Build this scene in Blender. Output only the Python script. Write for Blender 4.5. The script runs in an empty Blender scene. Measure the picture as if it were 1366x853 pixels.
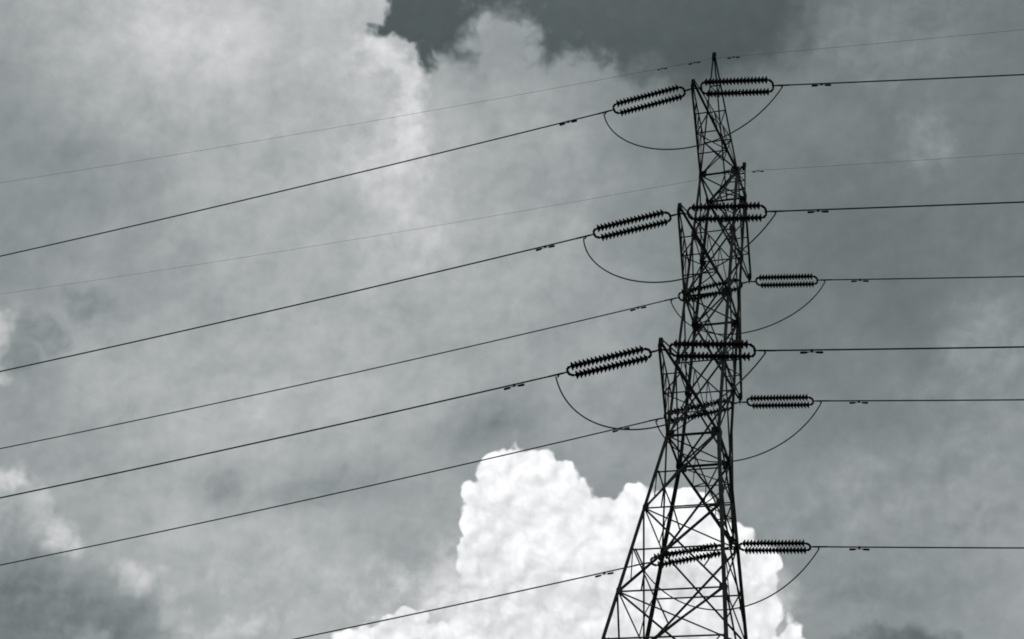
import bpy, math, random
from mathutils import Vector, Matrix

random.seed(7)
scene = bpy.context.scene
C = scene.collection

# ------------------------------------------------------------------ camera
cam_data = bpy.data.cameras.new('camera')
cam = bpy.data.objects.new('camera', cam_data)
C.objects.link(cam)
cam_data.sensor_width = 36.0
cam_data.lens = 2097.96 / 1366 * 36.0
cam_data.clip_start = 0.1
cam_data.clip_end = 20000
CAM_YAW, CAM_PITCH, CAM_ROLL = 0.4472, 0.7268, 0.2035
fwd = Vector((-math.sin(CAM_YAW) * math.cos(CAM_PITCH), math.cos(CAM_YAW) * math.cos(CAM_PITCH), math.sin(CAM_PITCH)))
rgt0 = Vector((math.cos(CAM_YAW), math.sin(CAM_YAW), 0))
up0 = rgt0.cross(fwd)
rgt = math.cos(CAM_ROLL) * rgt0 + math.sin(CAM_ROLL) * up0
up = -math.sin(CAM_ROLL) * rgt0 + math.cos(CAM_ROLL) * up0
cam.matrix_world = Matrix(((rgt.x, up.x, -fwd.x, 9.597), (rgt.y, up.y, -fwd.y, -33.456),
                           (rgt.z, up.z, -fwd.z, 1.6), (0, 0, 0, 1)))
scene.camera = cam

# ------------------------------------------------------------------ light and exposure
scene.view_settings.view_transform = 'Standard'
scene.view_settings.look = 'None'
scene.view_settings.exposure = 0.0
scene.view_settings.gamma = 1.0
scene.view_settings.use_curve_mapping = False
scene.render.filter_size = 1.8
scene.cycles.pixel_filter_type = 'BLACKMAN_HARRIS'
scene.cycles.filter_width = 1.8
scene.cycles.use_adaptive_sampling = True
scene.cycles.adaptive_threshold = 0.01
scene.cycles.adaptive_min_samples = 16
SUN_EL, SUN_AZ = math.radians(64), math.radians(-27)
sun_data = bpy.data.lights.new('sun', 'SUN')
sun_data.energy = 1.0
sun_data.angle = math.radians(10)
sun_data.color = (1.0, 0.97, 0.92)
sun = bpy.data.objects.new('sun', sun_data)
C.objects.link(sun)
sd = Vector((math.sin(SUN_AZ) * math.cos(SUN_EL), math.cos(SUN_AZ) * math.cos(SUN_EL), math.sin(SUN_EL)))
sun.rotation_euler = sd.to_track_quat('Z', 'Y').to_euler()
sun.location = sd * 200

# sky layout on the zenith plane (units: 1/3500 of the stereographic plane)
CLOUD_BASE = [
    (-1162, 836, 0.659, 92), (-1022, 887, 0.753, 92), (-878, 936, 0.765, 92), (-730, 982, 0.745, 92), (-581, 1024, 0.620, 92), (-432, 1062, 0.549, 92), (-284, 1095, 0.494, 92), (-139, 1124, 0.494, 92), (6, 1150, 0.510, 92),
    (-1214, 953, 0.557, 92), (-1070, 1006, 0.706, 92), (-921, 1057, 0.698, 92), (-768, 1104, 0.722, 92), (-614, 1147, 0.627, 92), (-459, 1185, 0.518, 92), (-306, 1218, 0.478, 92), (-156, 1246, 0.494, 92), (-6, 1270, 0.486, 92),
    (-1269, 1079, 0.533, 92), (-1120, 1136, 0.596, 92), (-966, 1189, 0.659, 92), (-808, 1237, 0.718, 92), (-648, 1281, 0.682, 92), (-488, 1319, 0.573, 92), (-330, 1351, 0.471, 92), (-175, 1378, 0.463, 92), (-19, 1400, 0.467, 92),
    (-1323, 1211, 0.620, 92), (-1170, 1270, 0.635, 92), (-1011, 1325, 0.667, 92), (-848, 1375, 0.706, 92), (-683, 1420, 0.682, 92), (-518, 1458, 0.596, 92), (-354, 1489, 0.486, 92), (-194, 1515, 0.459, 92), (-34, 1534, 0.498, 92),
    (-1376, 1343, 0.627, 92), (-1218, 1405, 0.682, 92), (-1055, 1462, 0.698, 92), (-887, 1513, 0.675, 92), (-717, 1558, 0.588, 92), (-547, 1596, 0.627, 92), (-378, 1626, 0.533, 92), (-213, 1650, 0.514, 92), (-48, 1668, 0.596, 92),
    (-1427, 1479, 0.667, 92), (-1266, 1543, 0.682, 92), (-1098, 1602, 0.686, 92), (-926, 1654, 0.667, 92), (-751, 1699, 0.588, 92), (-576, 1737, 0.608, 92), (-403, 1767, 0.565, 92), (-233, 1789, 0.592, 92), (-63, 1804, 0.612, 92),
    (-1479, 1622, 0.471, 92), (-1313, 1688, 0.588, 92), (-1142, 1748, 0.714, 92), (-965, 1801, 0.706, 92), (-785, 1847, 0.675, 92), (-606, 1884, 0.647, 92), (-428, 1912, 0.608, 92), (-253, 1933, 0.549, 92), (-79, 1945, 0.635, 92),
    (-996, 944, 0.831, 70), (-1191, 1037, 0.518, 60), (-1173, 1116, 0.541, 50), (-991, 1059, 0.651, 40), (-984, 1111, 0.737, 40), (-1062, 1172, 0.690, 40), (-1119, 1188, 0.565, 40), (-1203, 1194, 0.675, 36), (-1008, 1284, 0.596, 45), (-826, 1010, 0.698, 45), (-896, 1257, 0.627, 45), (-773, 1293, 0.729, 45), (-700, 1212, 0.667, 45), (-563, 1257, 0.620, 45), (-589, 1202, 0.675, 45), (-784, 1446, 0.706, 50), (-1109, 1367, 0.698, 50), (-1303, 1318, 0.573, 50), (-584, 1433, 0.659, 50), (-89, 1567, 0.588, 50), (-80, 1655, 0.612, 50), (-224, 1216, 0.510, 50), (-190, 1419, 0.431, 60), (-318, 1505, 0.463, 50), (-1194, 1558, 0.714, 45), (-1026, 1658, 0.714, 45), (-883, 1699, 0.651, 40), (-897, 1586, 0.620, 45), (-311, 1708, 0.573, 40),
]
CLOUD_LAYERS = [
    ('tongue glow', 46, 20, 'fbm', 0.776, 0.75, [
        (-742.8, 1102.0, 37.5, 75.0, 0.074), (-772.4, 1202.0, 42.4, 77.1, 0.279), (-745.5, 1062.6, 46.3, 37.1, 0.284)]),
    ('clear gap soft', 30, 26, 'fbm', -0.002, 0.97, [
        (-564.5, 1032.8, 99.1, 90.1, 0.258), (-478.7, 1064.0, 134.8, 85.4, 0.243), (-357.7, 1079.0, 132.8, 99.2, 0.223), (-628.2, 1057.6, 45.7, 54.9, 0.266), (-436.4, 962.2, 225.0, 95.2, 0.246)]),
    ('clear gap', 4, 8, 'billow', -0.002, 0.97, [
        (-685.7, 1011.5, 49.0, 38.1, 0.278), (-732.7, 1014.8, 23.7, 11.0, 0.028), (-696.6, 1061.3, 15.7, 29.5, 0.277), (-641.1, 1035.3, 54.6, 50.1, 0.27), (-598.6, 1019.0, 54.1, 36.1, 0.265), (-625.4, 947.6, 70.7, 61.9, 0.274)]),
    ('head', 17, 16, 'billow', -0.01, 0.95, [
        (-604.9, 1084.7, 46.0, 47.8, 0.26), (-582.1, 1063.4, 25.5, 23.7, 0.258), (-622.2, 1070.6, 29.4, 36.7, 0.264), (-674.0, 1104.1, 46.6, 31.7, 0.27), (-525.8, 1142.8, 44.4, 40.7, 0.242), (-595.5, 1151.9, 112.3, 56.1, 0.253), (-499.4, 1185.4, 46.6, 41.0, 0.234)]),
    ('tongue', 9, 10, 'billow', 0.847, 0.85, [
        (-755.2, 1031.0, 12.9, 8.3, 0.811), (-741.5, 1056.0, 22.2, 13.9, 0.894), (-730.8, 1078.4, 13.9, 22.3, 0.281), (-731.8, 1114.9, 16.0, 31.9, 0.278), (-747.5, 1154.5, 17.1, 28.5, 0.278)]),
    ('spot', 26, 14, 'fbm', 0.831, 0.7, [
        (-787.7, 1162.7, 26.8, 21.0, 0.284), (-747.6, 1134.8, 18.9, 18.9, 0.279)]),
    ('left bright', 9, 10, 'billow', 0.784, 0.75, [
        (-1328.8, 1225.2, 15.7, 35.3, 0.386), (-1345.8, 1278.3, 9.9, 11.9, 0.388)]),
    ('left dark', 9, 16, 'billow', 0.533, 0.7, [
        (-1207.5, 1226.4, 25.6, 27.5, 0.36), (-1275.3, 1246.6, 39.4, 21.7, 1.004), (-1315.1, 1268.8, 29.7, 29.7, 0.381)]),
    ('left cloud', 7, 9, 'billow', 0.718, 0.9, [
        (-1396.0, 1430.2, 44.9, 28.6, 0.392), (-1376.4, 1475.5, 24.7, 41.2, 0.021), (-1360.2, 1520.5, 33.2, 22.8, 0.38), (-1406.8, 1482.3, 41.2, 41.2, 0.392)]),
    ('left inner', 24, 14, 'fbm', 0.549, 0.75, [
        (-1415.0, 1486.8, 26.8, 41.2, 0.394), (-1398.9, 1519.6, 31.1, 16.6, 0.389)]),
    ('left tip', 15, 10, 'billow', 0.816, 0.85, [
        (-1350.5, 1517.6, 18.7, 17.6, 0.378), (-1392.3, 1414.8, 20.3, 12.2, 0.392), (-1278.4, 1600.8, 23.2, 15.8, 0.356), (-1265.7, 1615.7, 16.9, 12.7, 0.353)]),
    ('dark lower', 36, 18, 'fbm', 0.478, 0.9, [
        (-1399.5, 1614.2, 99.9, 46.3, 0.384), (-1442.8, 1581.5, 73.1, 58.5, 0.396), (-1328.3, 1665.1, 63.7, 40.4, 0.364)]),
    ('low rim', 12, 10, 'billow', 0.706, 0.6, [
        (-1244.4, 1652.9, 14.9, 36.1, -0.011), (-1232.6, 1696.8, 17.1, 21.4, 0.34)]),
    ('low puff', 14, 10, 'billow', 0.596, 0.8, [
        (-1363.8, 1665.1, 25.5, 14.9, 0.372)]),
    ('low bright', 11, 10, 'billow', 0.776, 0.8, [
        (-1174.0, 1725.0, 47.2, 12.9, 0.114), (-1135.2, 1726.5, 32.2, 8.6, 0.105)]),
    ('low streak', 20, 14, 'fbm', 0.729, 0.6, [
        (-1158.4, 1654.7, 53.2, 9.6, 0.185), (-1122.0, 1644.4, 42.5, 8.5, 0.178)]),
    ('mid dark', 34, 24, 'fbm', 0.494, 0.7, [
        (-741.1, 1546.6, 61.9, 30.9, -0.017), (-1001.5, 1571.8, 62.9, 16.8, 0.121), (-1120.7, 1533.4, 27.2, 23.0, 0.325)]),
    ('right lift', 14, 16, 'billow', 0.51, 0.6, [
        (-194.0, 1140.4, 34.9, 52.4, 0.192), (-155.1, 1174.4, 61.1, 52.4, 0.181), (-100.8, 1157.7, 51.5, 51.5, 0.175)]),
    ('right wisp', 26, 20, 'fbm', 0.58, 0.75, [
        (-125.7, 1295.5, 21.5, 30.4, -0.384), (-79.4, 1567.8, 52.5, 56.3, 0.109), (-122.0, 1611.6, 28.6, 15.3, 0.111)]),
    ('right streak', 24, 18, 'fbm', 0.635, 0.6, [
        (-187.1, 1743.2, 108.3, 13.8, -0.283), (-134.4, 1788.4, 88.2, 17.6, -0.354), (-102.2, 1682.3, 57.6, 13.4, -0.263), (-283.1, 1721.8, 60.0, 14.0, -0.309)]),
    ('right dark', 26, 18, 'fbm', 0.51, 0.55, [
        (-206.9, 1816.8, 119.7, 12.0, -0.321), (-284.4, 1864.7, 61.0, 20.3, 0.11)]),
    ('base dark', 10, 10, 'billow', 0.424, 0.9, [
        (-243.1, 1932.5, 46.7, 16.3, 0.092), (-279.1, 1933.1, 30.7, 12.3, 0.1), (-204.1, 1944.1, 30.3, 14.1, 0.081)]),
    ('white', 3, 8, 'billow', 0.953, 1.0, [
        (-757.2, 1620.5, 27.1, 28.2, 0.24), (-725.9, 1611.0, 31.2, 26.0, 0.235), (-694.4, 1622.7, 31.2, 29.1, 0.227), (-668.7, 1641.3, 29.1, 29.1, 0.22), (-651.3, 1668.5, 22.9, 25.0, 0.213), (-785.6, 1635.0, 21.0, 21.0, 0.245), (-794.6, 1671.6, 21.1, 25.3, 0.244), (-808.2, 1709.4, 19.1, 23.3, 0.243), (-811.0, 1747.9, 21.3, 21.3, 0.24), (-830.1, 1762.9, 10.7, 9.6, 0.243), (-812.0, 1789.2, 23.6, 19.3, 0.237), (-738.5, 1691.6, 65.3, 80.0, 0.23), (-778.1, 1758.0, 42.6, 53.2, 0.232), (-700.7, 1764.8, 132.4, 111.2, 0.214), (-614.7, 1727.2, 37.7, 41.8, 0.199), (-571.5, 1714.6, 41.6, 39.5, 0.191), (-534.9, 1717.3, 37.3, 35.2, 0.183), (-507.1, 1737.0, 41.4, 41.4, 0.175), (-571.9, 1769.5, 83.7, 62.8, 0.186), (-494.3, 1809.7, 78.1, 81.3, 0.164), (-457.9, 1784.1, 41.4, 39.3, 0.159), (-433.7, 1795.2, 31.0, 35.1, 0.152), (-415.1, 1814.7, 22.7, 24.8, 0.146), (-426.8, 1846.4, 29.0, 35.2, 0.145), (-413.5, 1854.6, 20.7, 22.8, 0.141), (-575.6, 1869.9, 148.2, 105.8, 0.175), (-444.2, 1885.8, 41.7, 41.7, 0.144), (-803.5, 1828.4, 66.6, 47.3, 0.231), (-789.1, 1963.0, 249.9, 119.5, 0.215), (-547.5, 2040.0, 246.0, 128.4, 0.15), (-1022.6, 1893.4, 163.7, 76.4, 0.276), (-314.7, 2068.2, 124.6, 93.5, 0.091)]),
    ('white low', 3, 7, 'billow', 0.941, 1.0, [
        (-923.0, 1791.7, 25.8, 23.7, 0.261), (-948.7, 1791.4, 23.7, 19.4, 0.267), (-976.0, 1792.7, 25.9, 19.4, 0.273), (-892.0, 1815.3, 23.7, 19.4, 0.252), (-1007.5, 1792.6, 30.2, 13.0, 0.281), (-394.9, 1919.8, 16.6, 31.2, 0.128), (-382.1, 1931.9, 14.5, 20.8, 0.124)]),
    ('shade', 34, 26, 'fbm', 0.882, 0.9, [
        (-751.8, 1796.7, 181.4, 53.4, 0.222), (-784.3, 1724.0, 31.8, 53.0, 0.237), (-456.2, 1863.0, 62.6, 45.9, 0.149)]),
    ('grey patch', 16, 14, 'fbm', 0.753, 0.65, [
        (-531.8, 1810.7, 33.5, 20.9, 0.172), (-573.4, 1886.3, 63.6, 10.6, 0.173)]),
]
GAP_GAIN = 0.135        # how bright the blue between the clouds comes out in black and white


def build_world():
    w = bpy.data.worlds.new('World')
    scene.world = w
    w.use_nodes = True
    w.cycles.sampling_method = 'MANUAL'
    w.cycles.sample_map_resolution = 256
    nt = w.node_tree
    N, LK = nt.nodes, nt.links
    N.clear()

    def put(sock, v):
        if isinstance(v, (int, float)):
            sock.default_value = v
        elif isinstance(v, (tuple, list)):
            sock.default_value = v
        else:
            LK.new(v, sock)

    def m(op, a, b=0.0, c=0.0, clamp=False):
        n = N.new('ShaderNodeMath')
        n.operation = op
        n.use_clamp = clamp
        put(n.inputs[0], a); put(n.inputs[1], b); put(n.inputs[2], c)
        return n.outputs[0]

    def v(op, a, b=(0, 0, 0), c=(0, 0, 0)):
        n = N.new('ShaderNodeVectorMath')
        n.operation = op
        put(n.inputs[0], a); put(n.inputs[1], b)
        if op in ('MULTIPLY_ADD',):
            put(n.inputs[2], c)
        return n.outputs['Value'] if op in ('LENGTH', 'DISTANCE', 'DOT_PRODUCT') else n.outputs[0]

    def noise(vec, scale, detail, rough, off=0.0, color=False):
        n = N.new('ShaderNodeTexNoise')
        n.noise_dimensions = '3D'
        LK.new(vec if not off else v('ADD', vec, (off, off * 0.7, -off)), n.inputs['Vector'])
        n.inputs['Scale'].default_value = scale
        n.inputs['Detail'].default_value = detail
        n.inputs['Roughness'].default_value = rough
        return n.outputs['Color'] if color else n.outputs[0]

    def voro(vec, scale, detail, rough):
        n = N.new('ShaderNodeTexVoronoi')
        n.voronoi_dimensions = '3D'
        n.feature = 'F1'
        n.normalize = True
        LK.new(vec, n.inputs['Vector'])
        n.inputs['Scale'].default_value = scale
        n.inputs['Detail'].default_value = detail
        n.inputs['Roughness'].default_value = rough
        return n.outputs['Distance']

    tc = N.new('ShaderNodeTexCoord')
    D = v('NORMALIZE', tc.outputs['Generated'])
    sep = N.new('ShaderNodeSeparateXYZ')
    LK.new(D, sep.inputs[0])
    den = m('MAXIMUM', m('ADD', sep.outputs[2], 1.0), 0.05)
    com = N.new('ShaderNodeCombineXYZ')
    LK.new(m('DIVIDE', m('MULTIPLY', sep.outputs[0], 3500.0), den), com.inputs[0])
    LK.new(m('DIVIDE', m('MULTIPLY', sep.outputs[1], 3500.0), den), com.inputs[1])
    Q = com.outputs[0]
    # slow and fast swirl of the cloud layer
    wa = v('MULTIPLY_ADD', noise(D, 14, 2, 0.55, color=True), (110, 110, 0), (-55, -55, 0))
    wb = v('MULTIPLY_ADD', noise(D, 60, 2, 0.55, 3.1, color=True), (26, 26, 0), (-13, -13, 0))
    QW = v('ADD', v('ADD', Q, wa), wb)               # strongly swirled: the grey deck
    QS = v('ADD', Q, wb)                             # lightly swirled: outlined clouds
    fbm = noise(D, 38, 5, 0.58, 7.7)
    wisp = noise(D, 95, 3, 0.6, 1.3)
    DW = v('ADD', D, v('MULTIPLY_ADD', noise(D, 55, 2, 0.5, 5.5, color=True), (.012,) * 3, (-.006,) * 3))
    bil_c = voro(DW, 58, 2.0, 0.55)
    bil = m('MULTIPLY_ADD', bil_c, -3.3, 0.98)         # puffs: about -0.45 .. 0.45

    # relief of the puffs as the sun behind the upper cloud bank lights them
    bil_o = voro(v('ADD', DW, (-.0025, -.0041, .0025)), 58, 2.0, 0.55)
    emb = m('MULTIPLY', m('SUBTRACT', bil_o, bil_c), 3.3)
    puff = m('MULTIPLY_ADD', voro(D, 105, 0.0, 0.4), -3.0, 0.95)
    big = m('MULTIPLY_ADD', voro(v('ADD', D, v('MULTIPLY_ADD', noise(D, 24, 3, 0.55, 9.2, color=True), (.05,) * 3, (-.025,) * 3)), 17, 0.0, 0.5), -1.6, 0.49)

    # deck: every station of the layout pulls the brightness towards its own value
    num, den_ = None, None
    for x, y, g, sig in CLOUD_BASE:
        d = v('DISTANCE', QW, (x, y, 0))
        d2 = m('MULTIPLY', d, d)
        wgt = m('POWER', math.exp(-1 / (2 * sig ** 2)), d2)
        num = m('MULTIPLY_ADD', wgt, g, num if num is not None else 0.56e-4)
        den_ = m('ADD', wgt, den_ if den_ is not None else 1e-4)
    val = m('DIVIDE', num, den_)
    rel = m('MULTIPLY', m('SUBTRACT', fbm, 0.5), 0.25)
    rel = m('MULTIPLY_ADD', m('SUBTRACT', wisp, 0.5), 0.07, rel)
    rel = m('MULTIPLY_ADD', emb, 0.05, rel)
    rel = m('MULTIPLY_ADD', big, 0.11, rel)
    val = m('MULTIPLY_ADD', m('MULTIPLY', val, val), m('MULTIPLY', rel, 1.35), val)
    deck = val

    # clear sky, turned to black and white
    sky = N.new('ShaderNodeTexSky')
    sky.sky_type = 'NISHITA'
    sky.sun_disc = False
    sky.sun_elevation = SUN_EL
    sky.sun_rotation = SUN_AZ
    bw = N.new('ShaderNodeRGBToBW')
    LK.new(sky.outputs[0], bw.inputs[0])
    gap = m('POWER', m('MULTIPLY', bw.outputs[0], 0.1 * GAP_GAIN), 1 / 2.2)
    gap = m('MULTIPLY_ADD', m('SUBTRACT', wisp, 0.5), 0.05, gap)

    for name, width, amp, tex, value, op, ells in CLOUD_LAYERS:
        field = None
        # reading the layers one after the other keeps the shader small
        nxt = N.new('ShaderNodeCombineXYZ')
        LK.new(m('MULTIPLY', val, 1e-6), nxt.inputs[0])
        QL = v('ADD', QS, nxt.outputs[0])
        for ex, ey, rx, ry, ang in ells:
            mp = N.new('ShaderNodeMapping')
            mp.vector_type = 'TEXTURE'
            LK.new(QL, mp.inputs[0])
            mp.inputs['Location'].default_value = (ex, ey, 0)
            mp.inputs['Rotation'].default_value = (0, 0, ang)
            mp.inputs['Scale'].default_value = (rx, ry, 1)
            s = m('MULTIPLY_ADD', v('LENGTH', mp.outputs[0]), -min(rx, ry), min(rx, ry))
            field = s if field is None else m('SMOOTH_MAX', field, s, 12.0)
        if tex == 'billow':
            field = m('MULTIPLY_ADD', bil, amp * (1.1 if name.startswith('white') else 1.6), field)
            if name.startswith('white'):
                field = m('MULTIPLY_ADD', puff, amp * 1.0, field)
            field = m('MULTIPLY_ADD', m('SUBTRACT', wisp, 0.5), amp * (0.3 if name.startswith('white') else 0.6), field)
        else:
            field = m('MULTIPLY_ADD', m('SUBTRACT', fbm, 0.5), amp * 3.0, field)
            field = m('MULTIPLY_ADD', m('SUBTRACT', wisp, 0.5), amp * 1.0, field)
        mr = N.new('ShaderNodeMapRange')
        mr.interpolation_type = 'SMOOTHSTEP'
        LK.new(field, mr.inputs[0])
        mr.inputs[1].default_value = -width
        mr.inputs[2].default_value = width
        mr.inputs[3].default_value = 0
        mr.inputs[4].default_value = op
        if value < -0.005:
            tgt = deck
        elif value < 0:
            tgt = gap
        elif name in ('white', 'white low'):
            tgt = m('MULTIPLY_ADD', bil, 0.06, value + 0.008)
            tgt = m('MULTIPLY_ADD', puff, 0.04, tgt)
            tgt = m('MULTIPLY_ADD', emb, 0.10, tgt)
            tgt = m('MULTIPLY_ADD', big, 0.10, tgt)
        elif name in ('shade', 'grey patch'):
            tgt = m('MULTIPLY_ADD', bil, 0.07, value)
            tgt = m('MULTIPLY_ADD', emb, 0.10, tgt)
        else:
            tgt = m('MULTIPLY_ADD', m('SUBTRACT', fbm, 0.5), 0.10, value)
            tgt = m('MULTIPLY_ADD', m('SUBTRACT', wisp, 0.5), 0.06, tgt)
            tgt = m('MULTIPLY_ADD', emb, 0.07, tgt)
        dv = m('SUBTRACT', tgt, val)
        val = m('MULTIPLY_ADD', dv, mr.outputs[0], val)

    lin = m('MULTIPLY', m('POWER', m('MAXIMUM', val, 0.02), 2.2), 10.0)
    # the photograph's print tone: neutral whites, a faint cold cast in the greys
    tone = N.new('ShaderNodeMapRange')
    LK.new(val, tone.inputs[0])
    for i, k in ((1, 0.36), (2, 0.78), (3, 0.82), (4, 0.985)):
        tone.inputs[i].default_value = k
    tint = N.new('ShaderNodeCombineXYZ')
    LK.new(m('MULTIPLY', lin, tone.outputs[0]), tint.inputs[0])
    LK.new(lin, tint.inputs[1])
    LK.new(m('MULTIPLY', lin, 1.012), tint.inputs[2])
    bg = N.new('ShaderNodeBackground')
    bg.inputs['Strength'].default_value = 0.1
    LK.new(tint.outputs[0], bg.inputs['Color'])
    out = N.new('ShaderNodeOutputWorld')
    LK.new(bg.outputs[0], out.inputs[0])


build_world()


# ------------------------------------------------------------------ materials
def material(name, col, rough, metal=0.0, spec=0.5, var=0.35, scale=6.0, bump=0.0):
    mt = bpy.data.materials.new(name)
    mt.use_nodes = True
    nt = mt.node_tree
    b = nt.nodes['Principled BSDF']
    b.inputs['Roughness'].default_value = rough
    b.inputs['Metallic'].default_value = metal
    b.inputs['Specular IOR Level'].default_value = spec
    tc = nt.nodes.new('ShaderNodeTexCoord')
    nz = nt.nodes.new('ShaderNodeTexNoise')
    nz.inputs['Scale'].default_value = scale
    nz.inputs['Detail'].default_value = 5
    nt.links.new(tc.outputs['Object'], nz.inputs['Vector'])
    cr = nt.nodes.new('ShaderNodeValToRGB')
    cr.color_ramp.elements[0].position = 0.3
    cr.color_ramp.elements[1].position = 0.7
    cr.color_ramp.elements[0].color = tuple(c * (1 - var) for c in col) + (1,)
    cr.color_ramp.elements[1].color = tuple(c * (1 + var) for c in col) + (1,)
    nt.links.new(nz.outputs[0], cr.inputs[0])
    nt.links.new(cr.outputs[0], b.inputs['Base Color'])
    # each member weathered a little differently
    oi = nt.nodes.new('ShaderNodeObjectInfo')
    mrn = nt.nodes.new('ShaderNodeMapRange')
    mrn.inputs[3].default_value, mrn.inputs[4].default_value = 0.6, 1.5
    nt.links.new(oi.outputs['Random'], mrn.inputs[0])
    mul = nt.nodes.new('ShaderNodeVectorMath')
    mul.operation = 'SCALE'
    nt.links.new(cr.outputs[0], mul.inputs[0])
    nt.links.new(mrn.outputs[0], mul.inputs['Scale'])
    nt.links.new(mul.outputs[0], b.inputs['Base Color'])
    if bump:
        bp = nt.nodes.new('ShaderNodeBump')
        bp.inputs['Strength'].default_value = bump
        nt.links.new(nz.outputs[0], bp.inputs['Height'])
        nt.links.new(bp.outputs[0], b.inputs['Normal'])
    return mt


STEEL = material('weathered_steel', (0.052, 0.055, 0.055), 0.8, spec=0.12, scale=3.0)
FITTING = material('dark_fitting_steel', (0.016, 0.017, 0.018), 0.75, spec=0.12, scale=12)
PORCELAIN = material('brown_glazed_porcelain', (0.016, 0.015, 0.015), 0.7, spec=0.12, scale=9)
WIRE = material('dull_aluminium_strand', (0.08, 0.083, 0.085), 0.85, spec=0.0, scale=2)
EARTHW = material('grey_steel_strand', (0.22, 0.225, 0.23), 0.85, spec=0.0, scale=2)
CONCRETE = material('footing_concrete', (0.28, 0.27, 0.25), 0.9, spec=0.2, scale=8, bump=0.2)
GRASS = material('dry_grass_ground', (0.055, 0.062, 0.042), 0.95, spec=0.1, scale=0.35, bump=0.3)


# ------------------------------------------------------------------ mesh helpers
class Mesh:
    def __init__(self):
        self.v, self.f = [], []

    def add(self, vs, fs):
        o = len(self.v)
        self.v += [tuple(p) for p in vs]
        self.f += [tuple(i + o for i in f) for f in fs]

    def angle(self, a, b, w, t=None, out=(0, 0, 1), flip=1):
        """an L-section steel angle from a to b, its heel turned to OUT"""
        a, b = Vector(a), Vector(b)
        t = t or max(0.007, w * 0.11)
        d = (b - a).normalized()
        o = Vector(out)
        o = o - d * o.dot(d)
        if o.length < 1e-4:
            o = d.orthogonal()
        o.normalize()
        s = d.cross(o) * flip
        x = (o + s).normalized()
        y = (o - s).normalized()
        prof = [(0, 0), (-w, 0), (-w, -t), (-t, -t), (-t, -w), (0, -w)]
        off = w * 0.35
        ring = []
        for e in (a, b):
            ring += [e + x * (px + off) + y * (py + off) for px, py in prof]
        fs = [(i, (i + 1) % 6, 6 + (i + 1) % 6, 6 + i) for i in range(6)]
        fs += [(0, 5, 4, 3), (0, 3, 2, 1), (6, 7, 8, 9), (6, 9, 10, 11)]
        self.add(ring, fs)
        return self

    def box(self, c, sx, sy, sz, M=None):
        vs = []
        for i in range(8):
            p = Vector(((1 if i & 1 else -1) * sx / 2, (1 if i & 2 else -1) * sy / 2, (1 if i & 4 else -1) * sz / 2))
            vs.append(Vector(c) + (M @ p if M else p))
        self.add(vs, [(0, 2, 3, 1), (4, 5, 7, 6), (0, 1, 5, 4), (2, 6, 7, 3), (0, 4, 6, 2), (1, 3, 7, 5)])
        return self

    def tube(self, pts, r, n=8, caps=True):
        pts = [Vector(p) for p in pts]
        prev = None
        rings = []
        for i, p in enumerate(pts):
            d = (pts[min(i + 1, len(pts) - 1)] - pts[max(i - 1, 0)]).normalized()
            if prev is None:
                u = d.orthogonal().normalized()
            else:
                u = prev - d * prev.dot(d)
                u.normalize()
            prev = u
            w = d.cross(u)
            rr = r[i] if isinstance(r, (list, tuple)) else r
            rings.append([p + (u * math.cos(2 * math.pi * k / n) + w * math.sin(2 * math.pi * k / n)) * rr for k in range(n)])
        vs = [q for ring in rings for q in ring]
        fs = []
        for i in range(len(pts) - 1):
            for k in range(n):
                a, b = i * n + k, i * n + (k + 1) % n
                fs.append((a, b, b + n, a + n))
        if caps:
            fs.append(tuple(range(n - 1, -1, -1)))
            fs.append(tuple((len(pts) - 1) * n + k for k in range(n)))
        self.add(vs, fs)
        return self

    def prism(self, outline, y0, y1):
        """outline in x, z pushed through y"""
        n = len(outline)
        vs = [(x, y0, z) for x, z in outline] + [(x, y1, z) for x, z in outline]
        fs = [tuple(range(n)), tuple(range(2 * n - 1, n - 1, -1))]
        fs += [(i, n + i, n + (i + 1) % n, (i + 1) % n) for i in range(n)]
        self.add(vs, fs)
        return self

    def slab(self, outline, z0, z1):
        n = len(outline)
        vs = [(x, y, z0) for x, y in outline] + [(x, y, z1) for x, y in outline]
        fs = [tuple(range(n - 1, -1, -1)), tuple(range(n, 2 * n))]
        fs += [(i, (i + 1) % n, n + (i + 1) % n, n + i) for i in range(n)]
        self.add(vs, fs)
        return self

    def data(self, name, mat, smooth=False):
        me = bpy.data.meshes.new(name)
        me.from_pydata(self.v, [], self.f)
        me.materials.append(mat)
        if smooth:
            for pl in me.polygons:
                pl.use_smooth = True
        me.update()
        return me

    def build(self, name, mat, parent=None, smooth=False):
        o = bpy.data.objects.new(name, self.data(name, mat, smooth))
        C.objects.link(o)
        if parent:
            o.parent = parent
        return o


def tag(o, label, cat, group=None):
    o['label'] = label
    o['category'] = cat
    if group:
        o['group'] = group
    return o


def empty(name, loc=(0, 0, 0)):
    o = bpy.data.objects.new(name, None)
    o.empty_display_size = 0.3
    o.location = loc
    C.objects.link(o)
    return o


def copy_tree(o, parent=None):
    c = o.copy()
    C.objects.link(c)
    if parent:
        c.parent = parent
    for ch in list(o.children):
        copy_tree(ch, c)
    return c


# ------------------------------------------------------------------ ground
g = Mesh()
g.add([(-6000, -6000, 0), (6000, -6000, 0), (6000, 6000, 0), (-6000, 6000, 0)], [(0, 1, 2, 3)])
ground = g.build('ground', GRASS)
ground['kind'] = 'structure'

# ------------------------------------------------------------------ the tower
ZL, ZM, ZT, ZE = 28.774, 34.148, 39.592, 43.32      # lower, middle and top crossarm, earth wire tips
WL, WM, WT, WB = 0.72, 0.674, 0.602, 4.09           # half widths of the body
ARM = {'top': (ZT, 4.26), 'middle': (ZM, 4.16), 'lower': (ZL, 4.41)}
HORN = 2.44


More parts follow.
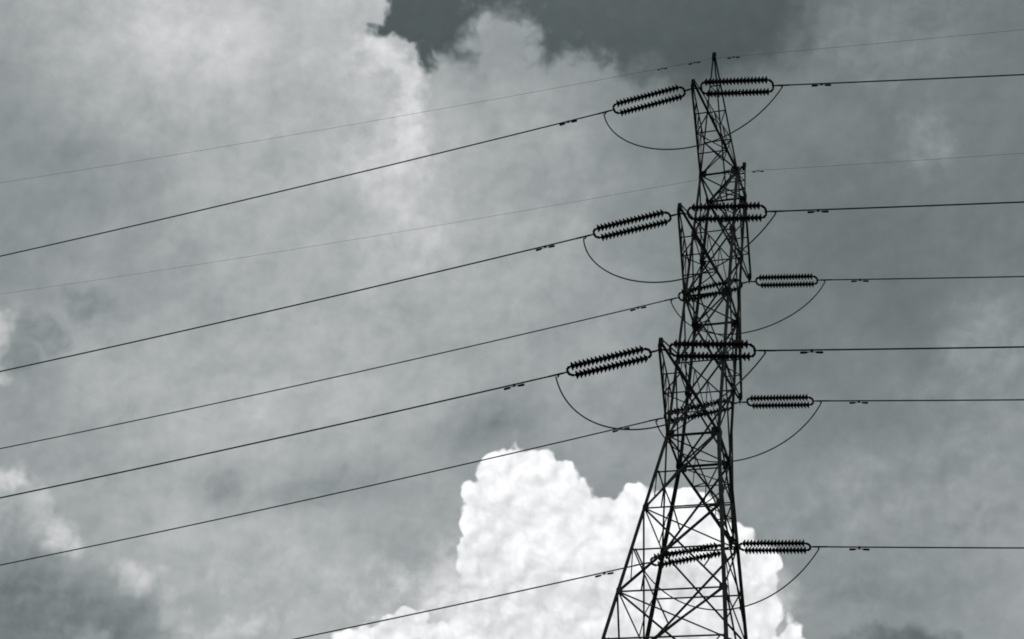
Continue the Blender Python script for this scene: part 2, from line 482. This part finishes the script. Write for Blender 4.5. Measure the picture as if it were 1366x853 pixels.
def half(z):
    if z <= ZL:
        return WB + (WL - WB) * z / ZL
    if z <= ZM:
        return WL + (WM - WL) * (z - ZL) / (ZM - ZL)
    return WM + (WT - WM) * (z - ZM) / (ZT - ZM)


def corner(sx, sy, z):
    h = half(z)
    return Vector((sx * h, sy * h, z))


tower = empty('transmission_tower')
tag(tower, 'tall dark steel lattice pylon with three tiers of crossarms and an earth wire peak', 'pylon')

LOW = [0.25, 5.6, 10.0, 13.9, 17.3, 20.4, 23.3, 26.1, ZL]
UPP = [ZL, (ZL + ZM) / 2, ZM, ZM + 1.82, ZM + 3.6, ZT]
UPP = [ZL, (ZL + ZM) / 2, ZM, (ZM + ZT) / 2, ZT]
for sx in (-1, 1):
    for sy in (-1, 1):
        b = Mesh()
        b.angle(corner(sx, sy, 0.2), corner(sx, sy, ZL + 0.05), 0.092, 0.012, (sx, sy, 0))
        b.angle(corner(sx, sy, ZL + 0.05), corner(sx, sy, ZT + 0.12), 0.08, 0.011, (sx, sy, 0))
        leg = b.build('leg', STEEL, tower)
        for z in LOW[4:] + UPP[1:]:
            s = 0.24 if z in (ZL, ZM, ZT) else 0.15
            p = corner(sx, sy, z)
            gm = Mesh()
            gm.box(p + Vector((-sx * s * 0.35, sy * 0.042, 0)), s, 0.012, s * 1.25)
            gm.box(p + Vector((sx * 0.042, -sy * s * 0.35, 0)), 0.012, s, s * 1.25)
            gm.build('gusset_plate', STEEL, leg)
        f = Mesh()
        c = corner(sx, sy, 0)
        f.slab([(c.x + r * math.cos(a * math.pi / 4 + .39), c.y + r * math.sin(a * math.pi / 4 + .39)) for r in (.55,) for a in range(8)], -0.3, 0.35)
        f.build('footing', CONCRETE, tower)

FACES = [((-1, -1), (1, -1), (0, -1, 0)), ((1, 1), (-1, 1), (0, 1, 0)),
         ((-1, 1), (-1, -1), (-1, 0, 0)), ((1, -1), (1, 1), (1, 0, 0))]


def mid(a, b, t=0.5):
    return a + (b - a) * t


def bar(name, a, b, w, out, parent=tower, flip=1):
    return Mesh().angle(a, b, w, None, out, flip).build(name, STEEL, parent)


for A, B, n in FACES:
    nv = Vector(n)
    main = n[0] == 0
    for levels in (LOW, UPP):
        for i in range(len(levels) - 1):
            z0, z1 = levels[i], levels[i + 1]
            a0, b0, a1, b1 = corner(*A, z0), corner(*B, z0), corner(*A, z1), corner(*B, z1)
            o = nv * 0.02
            big = levels is LOW
            near = n[1] == -1
            # the heavy diagonal and the light one crossing it, a little further in
            heavy = (a0, b1) if near or n[0] == -1 else (b0, a1)
            light = (b0, a1) if near or n[0] == -1 else (a0, b1)
            bar('diagonal_brace', heavy[0] + o, heavy[1] + o, 0.054 if big else 0.05, n)
            bar('diagonal_brace', light[0] - o, light[1] - o, 0.04, n)
            bar('horizontal_strut', a1, b1, 0.07 if z1 in (ZL, ZM, ZT) else 0.038, n)
            if big and z0 > 13:
                # secondary members: mid strut, hangers, short knees
                zm = (z0 + z1) / 2
                am, bm = corner(*A, zm), corner(*B, zm)
                x = mid(a0, b1)
                bar('horizontal_strut', am - o * 2, bm - o * 2, 0.038, n)
                bar('redundant_brace', mid(a0, b1, 0.25), mid(am, bm, 0.04), 0.03, n)
                bar('redundant_brace', mid(a0, b1, 0.25) - o, mid(a0, b0, 0.22), 0.03, n)
                bar('redundant_brace', mid(b0, a1, 0.25) - o, mid(bm, am, 0.04), 0.03, n)
# plan bracing inside the body
for z in LOW[6:] + [ZM, ZT]:
    bar('plan_brace', corner(-1, -1, z), corner(1, 1, z), 0.04, (0, 0, 1))
    bar('plan_brace', corner(1, -1, z) + Vector((0, 0, .06)), corner(-1, 1, z) + Vector((0, 0, .06)), 0.04, (0, 0, 1))

# crossarms: two lower chords, two lighter upper chords, lacing, tip plate
TIPS = {}
for tier, (z, reach) in ARM.items():
    for side, sy in (('near', -1), ('far', 1)):
        tip = Vector((0, sy * reach, z))
        TIPS[tier, side] = tip
        lo = [corner(s, sy, z) for s in (-1, 1)]
        hi = [corner(s, sy, z + 1.35) if tier != 'top' else mid(corner(s, sy, ZT), Vector((0, sy * HORN, ZE)), 0.27) for s in (-1, 1)]
        te = [tip + Vector((s * 0.05, 0, 0)) for s in (-1, 1)]
        tu = [tip + Vector((s * 0.05, 0, 0.13)) for s in (-1, 1)]
        b = Mesh()
        for k, s in enumerate((-1, 1)):
            b.angle(lo[k], te[k], 0.075, 0.010, (s, 0, -0.3), s)
        arm = b.build('cross_arm', STEEL, tower)
        for k, s in enumerate((-1, 1)):
            Mesh().angle(hi[k], tu[k], 0.042, None, (s, 0, 0.5), s).build('upper_chord', STEEL, arm)
        ts = [0.25, 0.48, 0.69]
        last = lo
        for q, t in enumerate(ts):
            pl = [mid(lo[k], te[k], t) for k in (0, 1)]
            pu = [mid(hi[k], tu[k], t) for k in (0, 1)]
            bar('arm_strut', pl[0], pl[1], 0.036, (0, 0, 1), arm)
            bar('arm_strut', last[q % 2], pl[(q + 1) % 2], 0.03, (0, 0, 1), arm)
            for k in (0, 1):
                bar('arm_strut', pl[k], pu[k], 0.026, (1, 0, 0), arm)
                prev = mid(lo[k], te[k], ts[q - 1] if q else 0)
                bar('arm_strut', prev, pu[k], 0.026, (1, 0, 0), arm)
            last = pl
        tp = Mesh()
        tp.box(tip + Vector((0, sy * 0.02, 0.06)), 0.10, 0.13, 0.22)
        tp.box(tip + Vector((0, 0, -0.12)), 0.022, 0.16, 0.20)
        tp.build('tip_plate', FITTING, arm)

# earth wire horns
for side, sy in (('near', -1), ('far', 1)):
    tip = Vector((0, sy * HORN, ZE))
    TIPS['earth', side] = tip
    b = Mesh()
    ft = [corner(s, sy, ZT) for s in (-1, 1)]
    for s, p in zip((-1, 1), ft):
        b.angle(p, tip + Vector((s * 0.03, 0, 0)), 0.05, 0.007, (s, sy, 0))
    horn = b.build('earth_wire_horn', STEEL, tower)
    back = mid(corner(-1, -sy, ZT), corner(1, -sy, ZT))
    bk = [corner(s, -sy, ZT) for s in (-1, 1)]
    bar('horn_strut', back, tip, 0.034, (0, sy, 1), horn)
    for t in (0.27, 0.52, 0.74):
        pl = [mid(p, tip, t) for p in ft]
        bar('horn_strut', pl[0], pl[1], 0.04, (0, sy, 0), horn)
        pb = mid(back, tip, t)
        bar('horn_strut', pl[0], pb, 0.024, (0, 0, 1), horn)
        bar('horn_strut', pl[1], pb, 0.024, (0, 0, 1), horn)
    bar('horn_strut', ft[0], mid(ft[1], tip, 0.27), 0.04, (0, sy, 0), horn)
    bar('horn_strut', ft[1] + Vector((0, sy * .02, 0)), mid(ft[0], tip, 0.27), 0.04, (0, sy, 0), horn)
    cp = Mesh()
    cp.box(tip + Vector((0, 0, -0.04)), 0.11, 0.11, 0.32)
    cp.box(tip + Vector((0, 0, -0.14)), 0.03, 0.08, 0.12)
    cp.build('horn_cap', FITTING, horn)

# ------------------------------------------------------------------ insulator sets
DROP, GAP, SL, SEP = 0.19, 0.31, 2.09, 0.43
CLAMP = GAP * 2.05 + SL
TH = {1: 0.065, -1: 0.022}
SLOPE = {(1, 'top', 'near'): .094, (1, 'middle', 'near'): .070, (1, 'lower', 'near'): .075,
         (1, 'top', 'far'): .053, (1, 'middle', 'far'): .031, (1, 'lower', 'far'): .016,
         (-1, 'top', 'near'): .156, (-1, 'middle', 'near'): .144, (-1, 'lower', 'near'): .171,
         (-1, 'top', 'far'): .140, (-1, 'middle', 'far'): .140, (-1, 'lower', 'far'): .150}
N_DISC = 18
ROLL = {(1, 'near'): -0.08, (1, 'far'): 0.12, (-1, 'near'): 0.16, (-1, 'far'): 0.04}


def lathe(prof, n, x0=0.0):
    mm = Mesh()
    rings = []
    for x, r in prof:
        rings.append([(x0 + x, r * math.cos(2 * math.pi * k / n), r * math.sin(2 * math.pi * k / n)) for k in range(n)])
    vs = [q for ring in rings for q in ring]
    fs = []
    for i in range(len(prof) - 1):
        for k in range(n):
            a, b_ = i * n + k, i * n + (k + 1) % n
            fs.append((a, a + n, b_ + n, b_))
    fs.append(tuple(range(n)))
    fs.append(tuple((len(prof) - 1) * n + k for k in range(n - 1, -1, -1)))
    mm.add(vs, fs)
    return mm


def make_insulator_set():
    root = empty('insulator_set')
    sh = Mesh()
    sh.tube([(0.0, 0, 0.02), (0.10, 0, 0)], 0.022, 8)
    sh.tube([(0.09, -0.022, 0), (GAP - 0.06, -0.022, 0)], 0.014, 6)
    sh.tube([(0.09, 0.022, 0), (GAP - 0.06, 0.022, 0)], 0.014, 6)
    sh.build('link', FITTING, root)
    h = SEP / 2
    for x0, d in ((GAP - 0.08, 1), (GAP + SL + 0.08, -1)):
        y = Mesh()
        o = [(x0, -0.05), (x0 + d * 0.02, -h * 0.62), (x0 + d * 0.11, -h - 0.02), (x0 + d * 0.15, -h + 0.02),
             (x0 + d * 0.06, -h * 0.5), (x0 + d * 0.06, h * 0.5), (x0 + d * 0.15, h - 0.02), (x0 + d * 0.11, h + 0.02),
             (x0 + d * 0.02, h * 0.62), (x0, 0.05)]
        if d < 0:
            o = o[::-1]
        y.slab(o, -0.025, 0.025)
        y.build('yoke_plate', FITTING, root)
    pitch = (SL - 0.16) / N_DISC
    disc = lathe([(0.0, 0.036), (0.004, 0.064), (0.038, 0.070), (0.042, 0.084), (0.050, 0.104), (0.058, 0.116),
                  (0.072, 0.116), (0.070, 0.102), (0.066, 0.092), (0.073, 0.080), (0.066, 0.064), (0.076, 0.050),
                  (0.090, 0.036), (pitch, 0.034)], 18).data('insulator_disc', PORCELAIN, True)
    for s in (-1, 1):
        r = Mesh()
        r.tube([(GAP, 0, 0), (GAP + SL, 0, 0)], 0.019, 8)
        st = r.build('insulator_string', FITTING, root)
        st.location = (0, s * h, 0)
        for k in range(N_DISC):
            dk = bpy.data.objects.new('insulator_disc', disc)
            C.objects.link(dk)
            dk.parent = st
            dk.location = (GAP + 0.08 + k * pitch, 0, 0)
    cl = Mesh()
    cl.tube([(GAP + SL + 0.04, 0, 0), (CLAMP - 0.12, 0, 0), (CLAMP + 0.25, 0, 0)], [0.017, 0.026, 0.024], 10)
    cl.tube([(CLAMP - 0.06, 0, 0), (CLAMP - 0.02, 0, -0.03), (CLAMP, 0, -0.09)], 0.022, 8)
    cl.build('dead_end_clamp', FITTING, root)
    return root


def axis_matrix(loc, d):
    """local x along d, local y level"""
    x = Vector(d).normalized()
    y = Vector((0, 0, 1)).cross(x).normalized()
    z = x.cross(y)
    return Matrix(((x.x, y.x, z.x, loc[0]), (x.y, y.y, z.y, loc[1]), (x.z, y.z, z.z, loc[2]), (0, 0, 0, 1)))


def run_dir(side, slope):
    return Vector((side * math.cos(TH[side]), math.sin(TH[side]), -slope))


proto = make_insulator_set()
ENDS = {}
first = True
for tier in ARM:
    for where in ('near', 'far'):
        for side in (-1, 1):
            d = run_dir(side, SLOPE[side, tier, where])
            a = TIPS[tier, where] + Vector((0, 0, -DROP))
            o = proto if first else copy_tree(proto)
            first = False
            k = 0.94 if (side, where) == (1, 'far') else (1.02 if (side, where) == (-1, 'near') else 1.0)      # the far level sets are a little shorter
            o.matrix_world = axis_matrix(a, d) @ Matrix.Diagonal((k, 1, 1, 1)) @ Matrix.Rotation(ROLL[side, where] * side, 4, 'X')
            slant = 'tilted' if side < 0 else 'level'
            span = 'a slanting conductor' if side < 0 else 'a level conductor'
            tag(o, '%s twin insulator string joining the %s %s crossarm to %s' % (slant, where, tier, span),
                'insulator', 'twin insulator strings at the crossarm tips')
            ENDS[tier, where, side] = a + d * CLAMP * k

# ------------------------------------------------------------------ conductors, jumpers, earth wires
WS = {(1, 'top', 'near'): .086, (1, 'middle', 'near'): .057, (1, 'lower', 'near'): .051,
      (1, 'top', 'far'): .066, (1, 'middle', 'far'): .049, (1, 'lower', 'far'): .028,
      (-1, 'top', 'near'): .131, (-1, 'middle', 'near'): .148, (-1, 'lower', 'near'): .162,
      (-1, 'top', 'far'): .162, (-1, 'middle', 'far'): .183, (-1, 'lower', 'far'): .190,
      (1, 'earth', 'near'): .019, (1, 'earth', 'far'): .030, (-1, 'earth', 'near'): .026, (-1, 'earth', 'far'): .053}
JUMPER = {('top', 'near'): (0.51, -2.31, -1.49, -3.47), ('top', 'far'): (1.09, -3.04, -0.70, -2.04),
          ('middle', 'near'): (0.33, -2.07, -1.71, -3.63), ('middle', 'far'): (1.03, -2.79, -0.99, -2.44),
          ('lower', 'near'): (0.80, -2.55, -1.65, -3.04), ('lower', 'far'): (1.34, -2.25, -1.33, -2.56)}
SAG = {1: 0.0005, -1: 0.0009}


def wire_point(start, side, slope, l):
    return Vector((start.x + side * l * math.cos(TH[side]), start.y + l * math.sin(TH[side]),
                   start.z - slope * l + SAG[side] * l * l))


def make_damper():
    root = empty('vibration_damper')
    b = Mesh()
    b.box((0, 0, -0.025), 0.06, 0.03, 0.09)
    b.tube([(0, -0.03, -0.04), (0, 0.03, -0.04)], 0.012, 6)
    b.build('damper_clamp', FITTING, root)
    Mesh().tube([(-0.22, 0, -0.085), (-0.1, 0, -0.068), (0, 0, -0.06), (0.1, 0, -0.068), (0.22, 0, -0.085)], 0.009, 6).build('messenger_cable', FITTING, root)
    for s in (-1, 1):
        w = Mesh()
        w.tube([(s * 0.10, 0, -0.075), (s * 0.12, 0, -0.08), (s * 0.24, 0, -0.085), (s * 0.28, 0, -0.085), (s * 0.29, 0, -0.085)],
               [0.016, 0.028, 0.032, 0.028, 0.012], 10)
        w.build('damper_weight', FITTING, root)
    return root


damper = make_damper()
damper_used = False


def hang_damper(start, side, slope, l, label, scale=1.0):
    global damper_used
    o = copy_tree(damper) if damper_used else damper
    damper_used = True
    p, p2 = wire_point(start, side, slope, l), wire_point(start, side, slope, l + 0.1)
    o.matrix_world = axis_matrix(p, p2 - p) @ Matrix.Diagonal((scale, scale, scale, 1))
    tag(o, label, 'damper', 'vibration dampers on the wires')


STEPS = [0, 1, 2, 3, 4, 5, 6, 7, 8, 10, 12, 14, 16, 18, 20, 23, 26, 30, 35, 40, 46, 52, 60, 70, 80, 95, 110, 130]
for tier in ARM:
    for where in ('near', 'far'):
        for side in (-1, 1):
            st = ENDS[tier, where, side]
            s = WS[side, tier, where]
            c = Mesh().tube([wire_point(st, side, s, l) for l in STEPS], 0.0205, 8).build('conductor', WIRE, smooth=True)
            kind = 'slanting' if side < 0 else 'level'
            tag(c, 'thick %s conductor running from the %s %s crossarm to the edge of the sky' % (kind, where, tier),
                'power line', 'conductors strung from the pylon')
            hang_damper(st, side, s, 1.15, 'small dumbbell damper under the %s conductor of the %s %s crossarm' % (kind, where, tier))
        # the jumper that carries the current round the tower
        a, b = ENDS[tier, where, -1] + Vector((-0.0, 0, -0.07)), ENDS[tier, where, 1] + Vector((0.0, 0, -0.07))
        v = JUMPER[tier, where]
        p1, p2 = a + Vector((v[0], 0, v[1])), b + Vector((v[2], 0, v[3]))
        pts = []
        for k in range(41):
            t = k / 40
            pts.append(a * (1 - t) ** 3 + p1 * 3 * t * (1 - t) ** 2 + p2 * 3 * t * t * (1 - t) + b * t ** 3)
        j = Mesh().tube(pts, 0.0195, 8).build('jumper_wire', WIRE, smooth=True)
        tag(j, 'drooping jumper loop hanging under the %s %s crossarm' % (where, tier), 'jumper wire', 'jumper loops under the crossarms')

for where in ('near', 'far'):
    for side in (-1, 1):
        st = TIPS['earth', where] + Vector((0, 0, -0.14 if where == 'near' else -0.30))
        s = WS[side, 'earth', where]
        e = Mesh().tube([wire_point(st, side, s, l) for l in STEPS], 0.0048, 6).build('earth_wire', EARTHW, smooth=True)
        kind = 'slanting' if side < 0 else 'level'
        tag(e, 'thin %s earth wire leaving the tip of the %s horn on top of the pylon' % (kind, where), 'earth wire', 'thin earth wires at the top of the pylon')
        if where == 'near':
            hang_damper(st, side, s, 0.65, 'tiny damper on the %s earth wire close to the %s horn' % (kind, where), 0.7)
            if side < 0:
                hang_damper(st, side, s, 1.75, 'tiny damper further out on the slanting earth wire of the near horn', 0.6)
        elif side > 0:
            hang_damper(st, side, s, 0.5, 'tiny damper on the level earth wire beside the far horn', 0.7)
